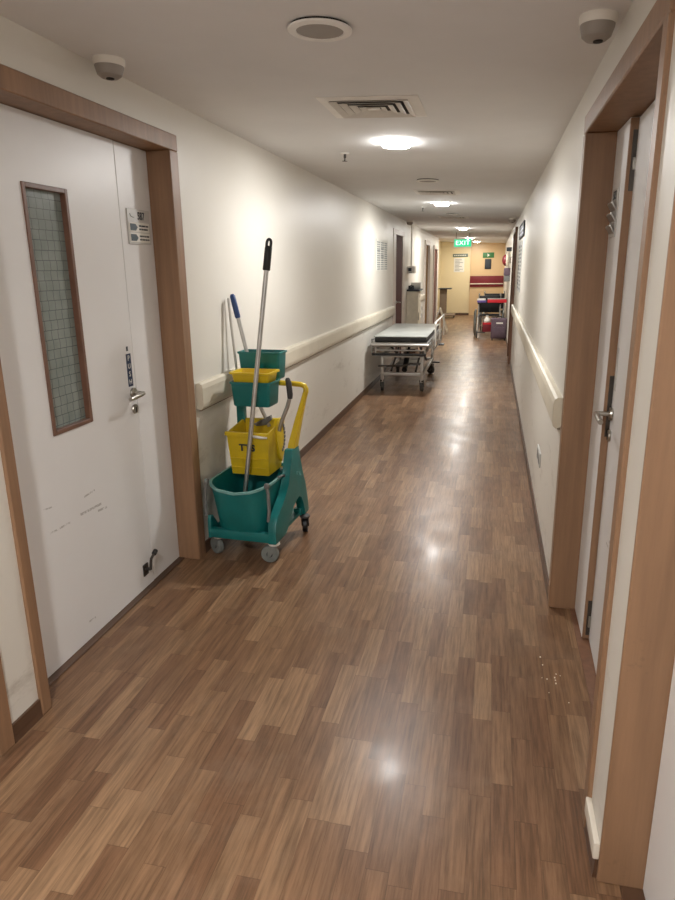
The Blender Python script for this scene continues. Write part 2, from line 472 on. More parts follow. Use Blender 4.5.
# --- ajar door across the corridor
d3 = door_root(3, 'white door standing ajar in tan frame across from the glazed door')
door_frame('right', R1, .055, .07, .07, d3, 'frame', .18)
SR = 2.69
ed = MB().box(XRD, XRD + .045, SR, R1[1] - .003, .01, R1[2] - .003, .002, 1).build('side_leaf', 'leaf', d3, smooth=False)
MB().box(XRD + .001, XRD + .047, SR - .009, SR + .0005, .012, R1[2] - .006, .001, 1).build('edge_strip', 'frame', ed, smooth=False)
MB().box(XRD + .012, XRD + .034, SR - .012, SR - .008, .90, 1.14, .001, 1).build('strike_plate', 'darksteel', ed, smooth=False)
bp = MB().box(XRD + .012, XRD + .034, SR - .012, SR - .008, 1.80, 2.0, .001, 1).build('flush_bolt', 'darksteel', ed, smooth=False)
MB().box(XRD + .018, XRD + .028, SR - .018, SR - .011, 1.87, 1.91, .001, 1).build('bolt_slide', 'chrome', bp)
bp = MB().box(XRD + .012, XRD + .034, SR - .012, SR - .008, .03, .19, .001, 1).build('flush_bolt', 'darksteel', ed, smooth=False)
MB().box(XRD + .018, XRD + .028, SR - .020, SR - .011, .07, .12, .001, 1).build('bolt_slide', 'chrome', bp)
main = bpy.data.objects.new('swung_leaf', None); C.objects.link(main); main.parent = d3
main.location = (XRD + .002, R1[0] + .004, 0); main.rotation_euler = (0, 0, -math.radians(1.5))
wl = SR - .014 - R1[0]
ml = MB().box(0, .042, 0, wl, .012, R1[2] - .006, .002, 1).build('door_leaf', 'leaf', main, smooth=False)
lever(-1, 0, wl - .04, 1.00, main); escutcheon(-1, 0, wl - .04, .915, main)
MB().box(-.0015, .001, wl - .06, wl - .02, 1.09, 1.25, .0005, 1).build('push_sticker', 'plate', main, smooth=False)
MB().box(XRD - .022, XRD + .05, R1[0], R1[1], 0, .006, .002, 1).build('threshold', 'frame_brown', d3, smooth=False)

# --- nearest door on that side
d4 = door_root(4, 'tan framed white door nearest the viewer beside the ajar door')
door_frame('right', R2, .05, .014, .07, d4, 'frame', .18, .001)
MB().box(XRD + .004, XRD + .046, R2[0] + .003, R2[1] - .005, .01, R2[2] - .003, .002, 1).build('door_leaf', 'leaf', d4, smooth=False)
MB().box(XRD - .05, XRD + .06, R2[0], R2[1], 0, .006, .002, 1).build('threshold', 'skirt', d4, smooth=False)

# --- doors further along
d5 = door_root(5, 'dark red brown door in pale frame beyond the stretcher')
door_frame('left', L3, .30, .24, .08, d5, 'frame_pale', .10, .008)
lf = MB().box(XL - .045, XL - .004, L3[0] + .003, L3[1] - .003, .01, L3[2] - .003, .002, 1).build('door_leaf', 'leaf_brown', d5, smooth=False)
lever(1, XL - .004, L3[0] + .08, 1.0, lf, .11)
d6 = door_root(6, 'tan door in pale frame beyond the cream cabinet')
door_frame('left', L4, .10, .10, .10, d6, 'frame_pale', .12, .03)
MB().box(XL - .06, XL - .02, L4[0] + .003, L4[1] - .003, .01, L4[2] - .003, .002, 1).build('door_leaf', 'leaf_gold', d6, smooth=False)
d7 = door_root(7, 'brown door nearest the far end of the long wall')
door_frame('left', L5, .10, .10, .08, d7, 'frame_pale', .12, .03)
MB().box(XL - .06, XL - .02, L5[0] + .003, L5[1] - .003, .01, L5[2] - .003, .002, 1).build('door_leaf', 'leaf_brown', d7, smooth=False)
d8 = door_root(8, 'brown framed door past the notice sheets')
door_frame('right', R6, .06, .06, .07, d8, 'frame_brown', .18, .035)
MB().box(XRD + .004, XRD + .046, R6[0] + .003, R6[1] - .003, .01, R6[2] - .003, .002, 1).build('door_leaf', 'leaf_brown', d8, smooth=False)

# ------------------------------------------------------------------ guard rails
def guard_rail(x, s, y0, y1, z0, z1, label):
    t = thing('wall_guard_rail', label, 'wall rail', (x, y0, 0))
    X = lambda v: s * v
    prof = [(X(0), z0 + .012), (X(.022), z0 + .004), (X(.036), z0 + .018), (X(.040), z0 + .04), (X(.040), z1 - .03), (X(.034), z1 - .008), (X(.022), z1), (X(0), z1)]
    MB().prism(prof, 1, .012, y1 - y0 - .012).build('cover', 'rail', t, smooth=False)
    for a, b in ((0, .012), (y1 - y0 - .012, y1 - y0)):
        MB().prism([(p * 1.02, q) for p, q in prof], 1, a, b, .002).build('end_cap', 'rail', t, smooth=False)
    xs = sorted((0, X(.012)))
    MB().box(xs[0], xs[1], .03, y1 - y0 - .03, z0 - .006, z0 + .02).build('mounting_strip', 'taupe', t, smooth=False)
guard_rail(XL, 1, 3.25, 10.58, .815, .965, 'long beige wall guard rail running behind the mop trolley')
guard_rail(XR, -1, 3.13, 11.05, .815, .965, 'long beige wall guard rail under the notice sheets')
guard_rail(XL, 1, 13.2, 15.5, .83, .96, 'short beige wall guard rail beyond the cream cabinet')

# ------------------------------------------------------------------ ceiling fittings
def lit_lamp(x, y, pw, col, label, i):
    z = ceil_z(x)
    t = thing('ceiling_downlight', label, 'ceiling light', (x, y, z), 0, 'lit ceiling downlights')
    MB().lathe((0, 0, 0), (0, 0, -1), [(.075, -.002), (.094, -.002), (.096, .003), (.092, .007), (.085, .008)], 32).build('trim_ring', 'white', t)
    MB().lathe((0, 0, 0), (0, 0, -1), [(.084, .006), (.084, .022), (.078, .028), (.05, .030), (.0, .0305)], 32).build('diffuser', lamp_lens('lit diffuser %d' % i, col, 4.4 * pw), t)
    ld = bpy.data.lights.new('downlight_lamp', 'AREA'); ld.shape = 'DISK'; ld.size = .15; ld.energy = pw; ld.color = col
    ld.spread = math.radians(180)
    lo = bpy.data.objects.new('downlight_lamp', ld); C.objects.link(lo); lo.parent = t; lo.location = (0, 0, -.041)
LAMP_LABEL = ['lit ceiling downlight near the corridor end behind the viewpoint', 'lit ceiling downlight straight above the viewpoint', 'lit round downlight just beyond the nearest ceiling vent', 'lit round downlight beyond the second ceiling vent',
              'lit round downlight before the hanging exit sign', 'lit round downlight behind the hanging exit sign', 'small lit downlight close to the peach end wall']
for i, (x, y, pw, col) in enumerate(LIT): lit_lamp(x, y, pw, col, LAMP_LABEL[i], i)

def unlit_lamp(x, y, label):
    z = ceil_z(x)
    t = thing('ceiling_speaker_lamp', label, 'ceiling light', (x, y, z), 0, 'unlit round ceiling lamps')
    t.name = 'unlit_downlight'
    MB().lathe((0, 0, 0), (0, 0, -1), [(.094, -.002), (.094, .007)], 32).build('gap_shade_collar', 'hole', t)  # dark colour paints the shade in the gap between ring and ceiling
    r = MB().lathe((0, 0, 0), (0, 0, -1), [(.075, .006), (.098, .006), (.102, .008), (.101, .013), (.090, .0175), (.076, .016), (.074, .012)], 36).build('trim_ring', 'offwhite', t)
    MB().lathe((0, 0, 0), (0, 0, -1), [(.076, .008), (.076, .0125), (.04, .013), (.0, .013)], 36).build('diffuser', 'lens_off', t)
    MB().box(-.012, .012, .085, .105, -.008, 0, .002).build('spring_clip', 'darksteel', t)
unlit_lamp(*UNLIT[0], 'large unlit round ceiling lamp nearest the viewer')
unlit_lamp(*UNLIT[1], 'unlit round ceiling lamp just before the second vent')
unlit_lamp(*UNLIT[2], 'unlit round ceiling lamp before the third vent')

def vent(x, y, label, sx=.46, sy=.44):
    z = ceil_z(x)
    t = thing('ceiling_vent', label, 'air vent', (x, y, z), 0, 'square ceiling air vents')
    MB().box(-sx / 2 + .03, sx / 2 - .03, -sy / 2 + .03, sy / 2 - .03, -.0005, .06).build('duct_box', 'dgrey', t, smooth=False)
    def frame(hx, hy, wd, z0, z1, flare):
        m = MB()
        # sloping blade: outer edge at z1, inner edge at z0
        o = [(-hx, -hy), (hx, -hy), (hx, hy), (-hx, hy)]; i_ = [(-hx + wd, -hy + wd), (hx - wd, -hy + wd), (hx - wd, hy - wd), (-hx + wd, hy - wd)]
        rings = [[(a, b, z1) for a, b in o], [(a, b, z0) for a, b in i_], [(a, b, z0 - .002) for a, b in i_], [(a, b, z1 - .002) for a, b in o]]
        rr = [[m.bm.verts.new(p) for p in q] for q in rings]
        return m.skin(rr + [rr[0]], False, False)
    frame(sx / 2, sy / 2, .05, -.006, -.001, 0).build('flange', 'offwhite', t, smooth=False)
    for k in range(4):
        q = .048 + k * .040
        frame(sx / 2 - q, sy / 2 - q, .029, -.003, -.011, 0).build('louver', 'grille', t, smooth=False)
    q = .050 + 4 * .040
    MB().box(-sx / 2 + q - .01, sx / 2 - q + .01, -sy / 2 + q - .008, sy / 2 - q + .008, -.011, -.006, .001, 1).build('centre_plate', 'offwhite', t, smooth=False)
vent(-.585, 3.395, 'square louvred ceiling vent nearest the viewer')
vent(-.595, 7.22, 'second square ceiling vent along the corridor')
vent(-.64, 10.9, 'third square ceiling vent, furthest along the corridor')

def detector(x, y, label, dia=.12):
    z = ceil_z(x); r = dia / 2
    t = thing('smoke_detector', label, 'smoke detector', (x, y, z), 0, 'ceiling smoke detectors')
    MB().lathe((0, 0, 0), (0, 0, -1), [(r * 1.02, -.003), (r * 1.05, .004), (r * 1.04, .020), (r * .98, .025)], 32).build('base', 'white', t)
    h = MB().lathe((0, 0, 0), (0, 0, -1), [(r * .96, .024), (r * .95, .030), (r * .80, .056), (r * .55, .066), (r * .2, .069)], 32).build('sensor_head', 'lens_off', t)
    MB().lathe((r * .1, -r * .12, 0), (0, 0, -1), [(r * .28, .066), (r * .26, .0715)], 16).build('sensor_opening', 'hole', h)
detector(-1.44, 2.52, 'white dome smoke detector above the glazed door', .112)
detector(.262, 2.29, 'white dome smoke detector above the ajar door', .102)
detector(.24, 10.9, 'small smoke detector above the notice sheets')
detector(-1.44, 12.0, 'small smoke detector past the red brown door')

def sprinkler(x, y, label):
    z = ceil_z(x)
    t = thing('fire_sprinkler', label, 'sprinkler', (x, y, z), 0, 'ceiling sprinklers')
    MB().lathe((0, 0, 0), (0, 0, -1), [(.032, -.001), (.030, .006), (.010, .008)], 20).build('escutcheon', 'offwhite', t)
    MB().lathe((0, 0, 0), (0, 0, -1), [(.009, .006), (.009, .03), (.005, .033), (.005, .05)], 12).build('body', 'darksteel', t)
    MB().lathe((0, 0, 0), (0, 0, -1), [(.018, .05), (.018, .053)], 16).build('deflector', 'darksteel', t)
sprinkler(-1.014, 4.734, 'small sprinkler head just past the nearest vent')
sprinkler(-.925, 9.08, 'small sprinkler head past the second vent')

# hanging exit sign
t = thing('exit_sign', 'lit green exit sign hanging from the ceiling', 'exit sign', (-.713, 16, 1.965))
MB().box(-.205, .205, -.016, .016, 0, .19, .006).build('housing', 'white', t)
MB().box(-.188, .188, -.019, -.0165, .016, .174, .002).build('face', 'exit', t)
text('EXIT', .135, (0, -.0195, .095), '-Y', 'exit_text', 'lettering', t, sx=1.1)
for x in (-.15, .15):
    MB().tube([(x, 0, .188), (x, 0, ceil_z(-.713 + x) - 1.965 + .002)], .005, 8).build('hanging_rod', 'darksteel', t)

for o in list(C.objects):
    if o.name.split('.')[0] in ('ceiling_downlight', 'unlit_downlight', 'ceiling_vent', 'smoke_detector', 'fire_sprinkler'):
        o.rotation_euler = (0, TILT, 0)

# ------------------------------------------------------------------ signs by and on the doors
def bars(mb, x, s, y0, y1, z0, z1, rows, rng, gap=.35, mn=.3):
    """rows of short print strokes on a wall face"""
    h = (z1 - z0) / rows
    for r in range(rows):
        y = y0
        while y < y1 - .004:
            l = rng.uniform(mn, 1) * (y1 - y0) * .4
            b = min(y + l, y1)
            mb.box(*sorted((x, x + s * .0012)), y, b, z0 + r * h + h * .25, z0 + r * h + h * .72)
            y = b + (y1 - y0) * .06
    return mb
rng = random.Random(3)
t = thing('room_sign', 'silver room number plate on the narrow leaf of the glazed door', 'sign', (XLD, 2.885, 1.67))
MB().box(0, .006, 0, .205, 0, .155, .001, 1).build('plate', 'plate', t, smooth=False)
text('587', .047, (.0064, .122, .125), '+X', 'ink', 'room_number', t, sx=.84, bold=.0011)
MB().tube([(.007, .02, .133), (.007, .03, .122), (.007, .055, .118)], .0014, 6).build('tick_mark', 'inkgrey', t)
for z in (.008, .054):
    p = MB().box(.006, .009, .006, .19, z, z + .042, .001, 1).build('name_strip', 'paper', t, smooth=False)
    m = MB().box(.009, .0098, .012, .060, z + .006, z + .036)
    m.prism([(.060, z + .006), (.078, z + .021), (.060, z + .036)], 0, .009, .0098).build('emblem', 'inkteal', p, smooth=False)
    bars(MB(), .009, 1, .092, .18, z + .006, z + .036, 2, rng).build('lettering', 'ink', p, smooth=False)
t = thing('push_sticker', 'navy vertical sticker reading push above the lever of glazed door', 'sticker', (XLD, 2.768, 1.028))
MB().box(0, .001, -.003, .038, 0, .152).build('backing', 'navy', t, smooth=False)
for i, ch in enumerate('PUSH'):
    text(ch, .034, (.0013, .017, .131 - i * .037), '+X', 'paper', 'letter', t)
MB().box(0, .001, .006, .02, .165, .186).build('mark', 'ink', t, smooth=False)

t = thing('room_sign', 'silver room sign with slanted strips on the ajar door side leaf', 'sign', (XRD, 2.88, 1.65))
MB().box(-.005, 0, -.10, .02, 0, .175, .001, 1).build('plate', 'plate', t, smooth=False)
text('583', .045, (-.0055, -.04, .15), '-X', 'ink', 'room_number', t)
for z in (.012, .055, .095):
    MB().loft([[(-.006, -.095, z), (-.006, .015, z), (-.006, .015, z + .006), (-.006, -.095, z + .006)],
               [(-.022, -.095, z + .026), (-.022, .015, z + .026), (-.020, .015, z + .032), (-.020, -.095, z + .032)]]).build('name_strip', 'alu', t, smooth=False)

def poster(x, s, y0, y1, z0, z1, name, label, cat, mat='paper', cols=3, rows=14, border=None, th=.008, seed=1):
    t = thing(name, label, cat, (x, y0, z0)); rg = random.Random(seed)
    W, H = y1 - y0, z1 - z0
    xs = sorted((0, s * th))
    MB().box(xs[0], xs[1], 0, W, 0, H, .001, 1).build('sheet', mat, t, smooth=False)
    if cols:
        cw = W / cols; m = MB()
        for c in range(cols):
            for r in range(rows):
                z = H * (.05 + .9 * r / rows); y = c * cw + cw * .12
                if rg.random() < .14:
                    m.box(*sorted((s * th, s * (th + .0012))), y, y + cw * .76, z, z + .9 * H / rows * .8); continue
                while y < c * cw + cw * .86:
                    l = cw * rg.uniform(.12, .42); b = min(y + l, c * cw + cw * .9)
                    m.box(*sorted((s * th, s * (th + .0012))), y, b, z, z + .9 * H / rows * .55); y = b + cw * .06
        m.build('print', 'inkgrey', t, smooth=False)
    if border:
        xs = sorted((0, s * (th + .006))); m = MB(); b = .02
        for a in ((0, b, 0, H), (W - b, W, 0, H), (b, W - b, 0, b), (b, W - b, H - b, H)): m.box(xs[0], xs[1], *a)
        m.build('frame', border, t, smooth=False)
    return t
poster(XL, 1, 9.02, 9.97, 1.50, 1.92, 'notice_board', 'white notice sheet in three columns before the red brown door', 'notice', cols=3, rows=13, seed=4)
poster(XR, -1, 8.45, 9.85, 1.89, 2.06, 'sign_board', 'pale lilac sign board with dark edge above the printed sheets', 'sign', 'lilac', cols=2, rows=3, border='ink', seed=5, th=.012)
poster(XR, -1, 8.88, 9.3, 1.22, 1.85, 'notice_sheet', 'printed notice sheet under the lilac sign, nearer of two', 'notice', mat='plate', cols=1, rows=12, seed=6)
poster(XR, -1, 9.42, 9.9, 1.22, 1.85, 'notice_sheet', 'printed notice sheet under the lilac sign, further of two', 'notice', mat='plate', cols=1, rows=12, seed=9)

t = thing('wall_socket', 'small grey wall socket low under the guard rail opposite', 'socket', (XR, 4.20, .39))
MB().box(-.008, 0, -.12, .12, -.045, .045, .003).build('plate', 'plate', t)
for y in (-.06, .06): MB().box(-.0095, -.007, y - .035, y + .035, -.03, .03, .001, 1).build('socket_insert', 'grey', t)

# ------------------------------------------------------------------ mop trolley
TR = thing('mop_trolley', 'teal and yellow mop bucket trolley with wringer by the wall', 'cleaning trolley', (-1.429, 3.22, 0), math.radians(-3.67))
TM = Matrix.Translation((-1.429, 3.22, 0)) @ Matrix.Rotation(math.radians(-3.67), 4, 'Z')
def tp(x, y, z): return TM @ Vector((x, y, z))
# chassis
m = MB().box(-.03, .34, -.02, .44, .122, .142, .006)
m.box(-.036, .345, -.062, -.02, .122, .178, .012)
m.prism([(-.062, .122), (.05, .122), (.05, .15), (.0, .20), (-.025, .245), (-.048, .25), (-.06, .23)], 0, -.038, -.018, .006)
m.box(-.040, -.012, .06, .47, .122, .165, .008)
side = [(-.065, .122), (-.066, .185), (-.055, .235), (-.02, .275), (.04, .305), (.105, .34), (.155, .39), (.187, .455), (.205, .52), (.215, .565), (.225, .575),
        (.33, .575), (.338, .565), (.355, .48), (.385, .40), (.43, .31), (.465, .22), (.48, .135), (.475, .125), (.405, .125), (.40, .135),
        (.388, .21), (.36, .255), (.315, .28), (.265, .272), (.215, .24), (.165, .195), (.12, .15), (.085, .122)]
m.prism(side, 0, .318, .366, .008)
m.box(.30, .35, .38, .46, .122, .165, .008)
m.box(-.05, .0, .405, .445, .13, .83, .006)          # left rear post
m.build('chassis', 'teal', TR)
# bucket: an open tub with bowed front
def tub(z, x0, x1, y0, y1, bow, dip, n=48, r=.05):
    out = []
    for i in range(n):
        t_ = 2 * PI * i / n + PI / 4 + .0001; c, s_ = math.cos(t_), math.sin(t_); e = .32
        px = math.copysign(abs(c) ** e, c); py = math.copysign(abs(s_) ** e, s_)
        x = (x0 + x1) / 2 + px * (x1 - x0) / 2; y = (y0 + y1) / 2 + py * (y1 - y0) / 2
        k = max(0, -py) ** 4 * (1 - px * px)
        out.append((x, y - bow * k, z - dip * k))
    return out
m = MB()
m.loft([tub(.143, .008, .29, -.015, .375, .03, 0), tub(.158, .0, .298, -.022, .385, .035, 0), tub(.30, -.018, .306, -.038, .39, .04, .005),
        tub(.425, -.034, .314, -.05, .398, .05, .028), tub(.437, -.036, .316, -.052, .40, .05, .03), tub(.437, -.029, .309, -.045, .393, .05, .03),
        tub(.40, -.026, .305, -.042, .39, .046, .02), tub(.17, .012, .288, -.014, .376, .03, 0)])
m.build('bucket', 'teal', TR)
m = MB()
m.loft([tub(.428, -.040, .320, -.056, .404, .05, .03), tub(.440, -.040, .320, -.056, .404, .05, .03), tub(.440, -.030, .310, -.046, .394, .05, .03), tub(.434, -.030, .310, -.046, .394, .05, .03)], True, False)
bm = m.bm
rim = MB()
q = [tub(.428, -.0405, .3205, -.0565, .4045, .05, .03), tub(.4405, -.0405, .3205, -.0565, .4045, .05, .03), tub(.4405, -.030, .310, -.046, .394, .05, .03), tub(.432, -.0295, .3095, -.0455, .3935, .05, .03)]
rr = [[rim.bm.verts.new(p) for p in a] for a in q]
rim.skin(rr, False, False)
rim.build('bucket_rim', 'teal_lip', TR)
bm.free()
for x, n in ((-.040, 0), (.312, 1)):
    dx = 1 if n else -1
    mm = MB().tube([(x, -.035, .435), (x + dx * .008, -.04, .40), (x + dx * .012, -.045, .30), (x + dx * .006, -.05, .245)], .0085, 10)
    mm.build('bail_arm', 'grey', TR)
    MB().lathe((x - dx * .01, -.036, .44), (dx, 0, 0), [(.014, 0), (.016, .004), (.016, .018), (.012, .022)], 16).build('bail_pivot', 'grey', TR)
MB().tube([(.325, .10, .45), (.332, .17, .44), (.337, .20, .40), (.335, .16, .31)], .006, 8).build('bail_wire', 'grey', TR)
MB().box(.296, .326, .20, .235, .44, .475, .006).build('latch', 'chrome', TR)
# wringer
def rect(z, x0, x1, y0, y1): return [(x0, y0, z), (x1, y0, z), (x1, y1, z), (x0, y1, z)]
wr = MB()
a = rect(.418, .004, .228, .20, .40); b = [(-.014, .185, .662), (.240, .185, .668), (.245, .43, .705), (-.014, .43, .695)]
bi = [(-.002, .197, .660), (.228, .197, .666), (.233, .418, .70), (-.002, .418, .69)]; ai = rect(.44, .02, .212, .216, .385)
wr.loft([a, b, bi, ai])
wr.box(-.022, .238, .176, .200, .645, .668, .004)
wr.box(.0, .226, .186, .200, .508, .516, .002); wr.box(.002, .22, .192, .204, .455, .462, .002)
wr = wr.build('wringer', 'yellow', TR, smooth=False)
gg = [(.30, .60), (.29, .66), (.31, .70), (.345, .722), (.385, .718), (.415, .69), (.43, .64), (.425, .57), (.405, .50), (.37, .46), (.33, .50)]
MB().prism(gg, 0, .222, .247, .006).build('gear_guard', 'yellow', wr)
g = MB()
for i in range(11):
    an = -1.2 + i * .27
    y, z = .355 + .060 * math.cos(an), .61 + .088 * math.sin(an)
    g.box(.245, .252, y - .009, y + .009, z - .009, z + .009, .002, 1)
g.build('gear_teeth', 'grey', wr)
text('TTS', .052, (.108, .1855, .578), '-Y', 'ink', 'lettering', wr, depth=.001, sx=1.05, bold=.0022)
MB().tube([(.135, .176, .655), (.16, .17, .652), (.20, .168, .648), (.236, .178, .646)], [.009, .012, .012, .009], 10, .6).build('press_bar', 'white', wr)
lv = MB().tube([(.262, .30, .66), (.272, .30, .70), (.29, .30, .745), (.315, .30, .80), (.333, .30, .86)], .0115, 12).build('wringer_lever', 'alu', wr)
MB().tube([(.333, .30, .85), (.334, .30, .87), (.328, .30, .935), (.322, .30, .958), (.321, .30, .966)], [.014, .0165, .0165, .014, .008], 12).build('grip', 'dgrey', lv)
st = MB().tube([(.10, .40, .79), (.135, .405, .71), (.155, .41, .655)], .011, 10)
st.build('strut', 'alu', wr)
MB().prism([(.06, .668), (.17, .725), (.175, .70), (.14, .665), (.08, .655)], 1, .395, .42, .003).build('press_plate', 'grey', wr)
# yellow push handle
h = MB()
h.loft([[(.322, .235, .545), (.362, .235, .545), (.362, .325, .545), (.322, .325, .545)],
        [(.327, .262, .60), (.367, .262, .60), (.367, .335, .60), (.327, .335, .60)],
        [(.345, .325, .72), (.379, .325, .72), (.379, .378, .72), (.345, .378, .72)],
        [(.365, .385, .83), (.393, .385, .83), (.393, .417, .83), (.365, .417, .83)],
        [(.372, .405, .872), (.40, .405, .872), (.40, .433, .872), (.372, .433, .872)]])
bmesh.ops.bevel(h.bm, geom=h.bm.edges[:], offset=.005, segments=2, affect='EDGES')
h.tube([(.386, .418, .865), (.3865, .420, .885), (.378, .421, .903), (.355, .421, .910), (.30, .421, .913), (.10, .421, .918), (-.04, .421, .918)], .0155, 14)
h.build('push_handle', 'yellow', TR)
MB().box(-.052, .004, .398, .446, .80, .935, .008).build('post_cap', 'teal', TR)
# casters
def caster(x, y, ang, wm, fm, r=.049):
    e = bpy.data.objects.new('caster', None); C.objects.link(e); e.parent = TR; e.location = (x, y, 0); e.rotation_euler = (0, 0, ang); e.empty_display_size = .02
    MB().lathe((0, 0, .103), (0, 0, 1), [(.030, 0), (.032, .003), (.030, .012), (.018, .02)], 20).build('swivel_pad', 'white' if wm == 'wheelgrey' else 'dgrey', e)
    f = MB()
    for s in (-1, 1): f.prism([(-.018, .106), (.022, .106), (.034, .06), (.036, .036), (.02, .036), (.0, .07)], 0, s * .020 - .0025, s * .020 + .0025)
    f.tube([(-.024, .025, r), (.024, .025, r)], .006, 10)
    f.build('fork', fm, e)
    MB().lathe((-.016, .025, r), (1, 0, 0), [(.030, 0), (r - .004, .001), (r, .006), (r, .026), (r - .004, .031), (.030, .032)], 28).build('wheel', wm, e)
    MB().lathe((-.0175, .025, r), (1, 0, 0), [(.016, 0), (.018, .002), (.018, .033), (.016, .035)], 16).build('hub', 'dgrey', e)
caster(-.005, .0, math.radians(60), 'wheelgrey', 'wheelgrey')
caster(.335, -.02, math.radians(98), 'wheelgrey', 'wheelgrey')
caster(.36, .415, math.radians(15), 'black', 'darksteel')
caster(-.03, .415, math.radians(-20), 'black', 'darksteel')
text('TTS', .03, (.3665, .28, .42), '-Y', 'teal_lip', 'side_mark', TR)

# small pails hung on the trolley handle: things of their own
def pail(name, label, mat, x0, x1, y0, y1, z0, z1, tap=.02, lip=.008, lipmat=None):
    t = thing(name, label, 'pail', tp((x0 + x1) / 2, (y0 + y1) / 2, z0), math.radians(-3.67))
    cx, cy = (x0 + x1) / 2, (y0 + y1) / 2; hx, hy, H = (x1 - x0) / 2, (y1 - y0) / 2, z1 - z0
    def rr_(z, dx, r=.016):
        out = []; ax, ay = hx - dx, hy - dx
        for sx, sy, a0 in ((1, 1, 0), (-1, 1, 90), (-1, -1, 180), (1, -1, 270)):
            for k in range(5):
                an = math.radians(a0 + k * 22.5)
                out.append((sx * (ax - r) + r * math.cos(an), sy * (ay - r) + r * math.sin(an), z))
        return out
    MB().loft([rr_(0, tap + .004), rr_(.006, tap), rr_(H - .012, .004), rr_(H - .012, -lip * .2), rr_(H - .010, -lip), rr_(H, -lip), rr_(H, .004), rr_(H - .01, .007), rr_(.008, tap + .004)]).build('body', mat, t)
    return t, rr_, H
pail('caddy_pail', 'teal pail hung behind the yellow tray on mop trolley', 'teal', -.045, .218, .445, .585, .925, 1.085, .012, .002)
pail('caddy_pail', 'teal pail holding the yellow tray on mop trolley', 'teal', 0, .244, .225, .395, .805, .945, .012, .002)
pail('yellow_tray', 'yellow tray nested in the front teal pail of mop trolley', 'yellow', .006, .236, .231, .389, .915, .998, .014, .008)
tag(MB().box(0, .09, -.035, .05, 0, .135, .012).build('cleaning_cloth', 'blue', None, loc=None), 'dark blue cloth bundle inside the rear teal pail', 'cloth')
o = C.objects['cleaning_cloth']; o.location = tp(.06, .51, .936); o.rotation_euler = (0, 0, math.radians(-3.67))

# mop
bt, tpv = tp(.118, .11, .345), tp(.262, .262, 1.706)
t = thing('floor_mop', 'tall steel mop with black grip standing in the teal bucket', 'mop', bt)
d = (tpv - bt); L = d.length; u = d.normalized()
MB().tube([-u * .19, u * (L - .16)], .0125, 14).build('pole', 'alu', t)
MB().tube([u * (L - .165), u * (L - .16), u * (L - .05), u * (L - .04)], [.018, .0205, .0195, .0175], 14).build('grip', 'black', t)
sd = Vector((1, 0, 0)); sd = (sd - u * sd.dot(u)).normalized(); nn = u.cross(sd)
g = MB(); pts = []
for i in range(15):
    an = PI * i / 14 * 1.0
    pts.append(u * (L - .028) + sd * (.0115 * math.cos(an)) + u * (.018 * math.sin(an) + .004))
g.tube([u * (L - .045) + sd * .0115] + pts + [u * (L - .045) - sd * .0115], .0075, 10)
g.build('hanging_loop', 'black', t)
mm = MB(); rg = random.Random(5)
base = -u * .17
for i in range(26):
    an = rg.uniform(0, 2 * PI); r = rg.uniform(.02, .075)
    mm.tube([base + Vector((0, 0, .03)), base + Vector((r * .6 * math.cos(an), r * .6 * math.sin(an), .015)), base + Vector((r * math.cos(an), r * math.sin(an), -.012))], .008, 6)
mm.build('mop_head', 'mopgrey', t)
# blue handled brush
bt, tpv = tp(.022, .50, .95), tp(-.082, .50, 1.412)
t = thing('hand_brush', 'slanted steel handled brush with blue grip in rear pail', 'brush', bt)
u = (tpv - bt).normalized(); L = (tpv - bt).length
MB().tube([Vector(), u * (L - .10)], .0115, 12).build('pole', 'alu', t)
MB().tube([u * (L - .14), u * (L - .13), u * (L - .012), u * L], [.014, .0165, .0165, .009], 12).build('grip', 'blue', t)
t = MB()
p = [tp(-.112, .51, 1.39), tp(-.106, .515, 1.25), tp(-.088, .525, .93)]
t.tube(p, .0075, 8)
tag(t.build('thin_rod', 'alu', loc=p[2]), 'thin grey rod upright beside the blue gripped brush', 'rod')

# ------------------------------------------------------------------ stretcher trolley
ST = thing('patient_stretcher', 'wheeled patient stretcher with black and grey mattress against the wall', 'stretcher', (-1.09, 8.25, 0))
X0, X1, LY = -.325, .325, 1.95
mt = MB().box(X0, X1, .02, LY, .645, .715, .022, 3).build('mattress', 'vinyl', ST)
MB().box(X0 - .01, X1 + .006, .0, LY + .01, .712, .722, .004).build('cover', 'sheet', mt)
m = MB()
m.tube([(X0 - .025, -.02, .615), (X1 + .025, -.02, .615), (X1 + .035, 0, .615), (X1 + .035, LY, .615), (X1 + .02, LY + .02, .615), (X0 - .02, LY + .02, .615), (X0 - .035, LY, .615), (X0 - .035, 0, .615), (X0 - .025, -.02, .615)], .018, 10)
for y in (.35, .8, 1.25, 1.7): m.box(X0 - .03, X1 + .03, y - .02, y + .02, .60, .628)
m.box(X0 - .02, X1 + .02, 0, LY, .632, .646)
m.build('deck_frame', 'alu', ST)
m = MB().box(X0 - .03, X1 + .0, -.035, -.0, .485, .515, .01).build('end_bumper', 'black', ST)
m = MB().tube([(X0 + .02, -.0, .55), (X1 - .02, -.0, .55)], .011, 8)
for x in (X0 + .02, X1 - .02): m.tube([(x, -.0, .615), (x, 0, .50)], .011, 8)
m.build('foot_rail', 'alu', ST)
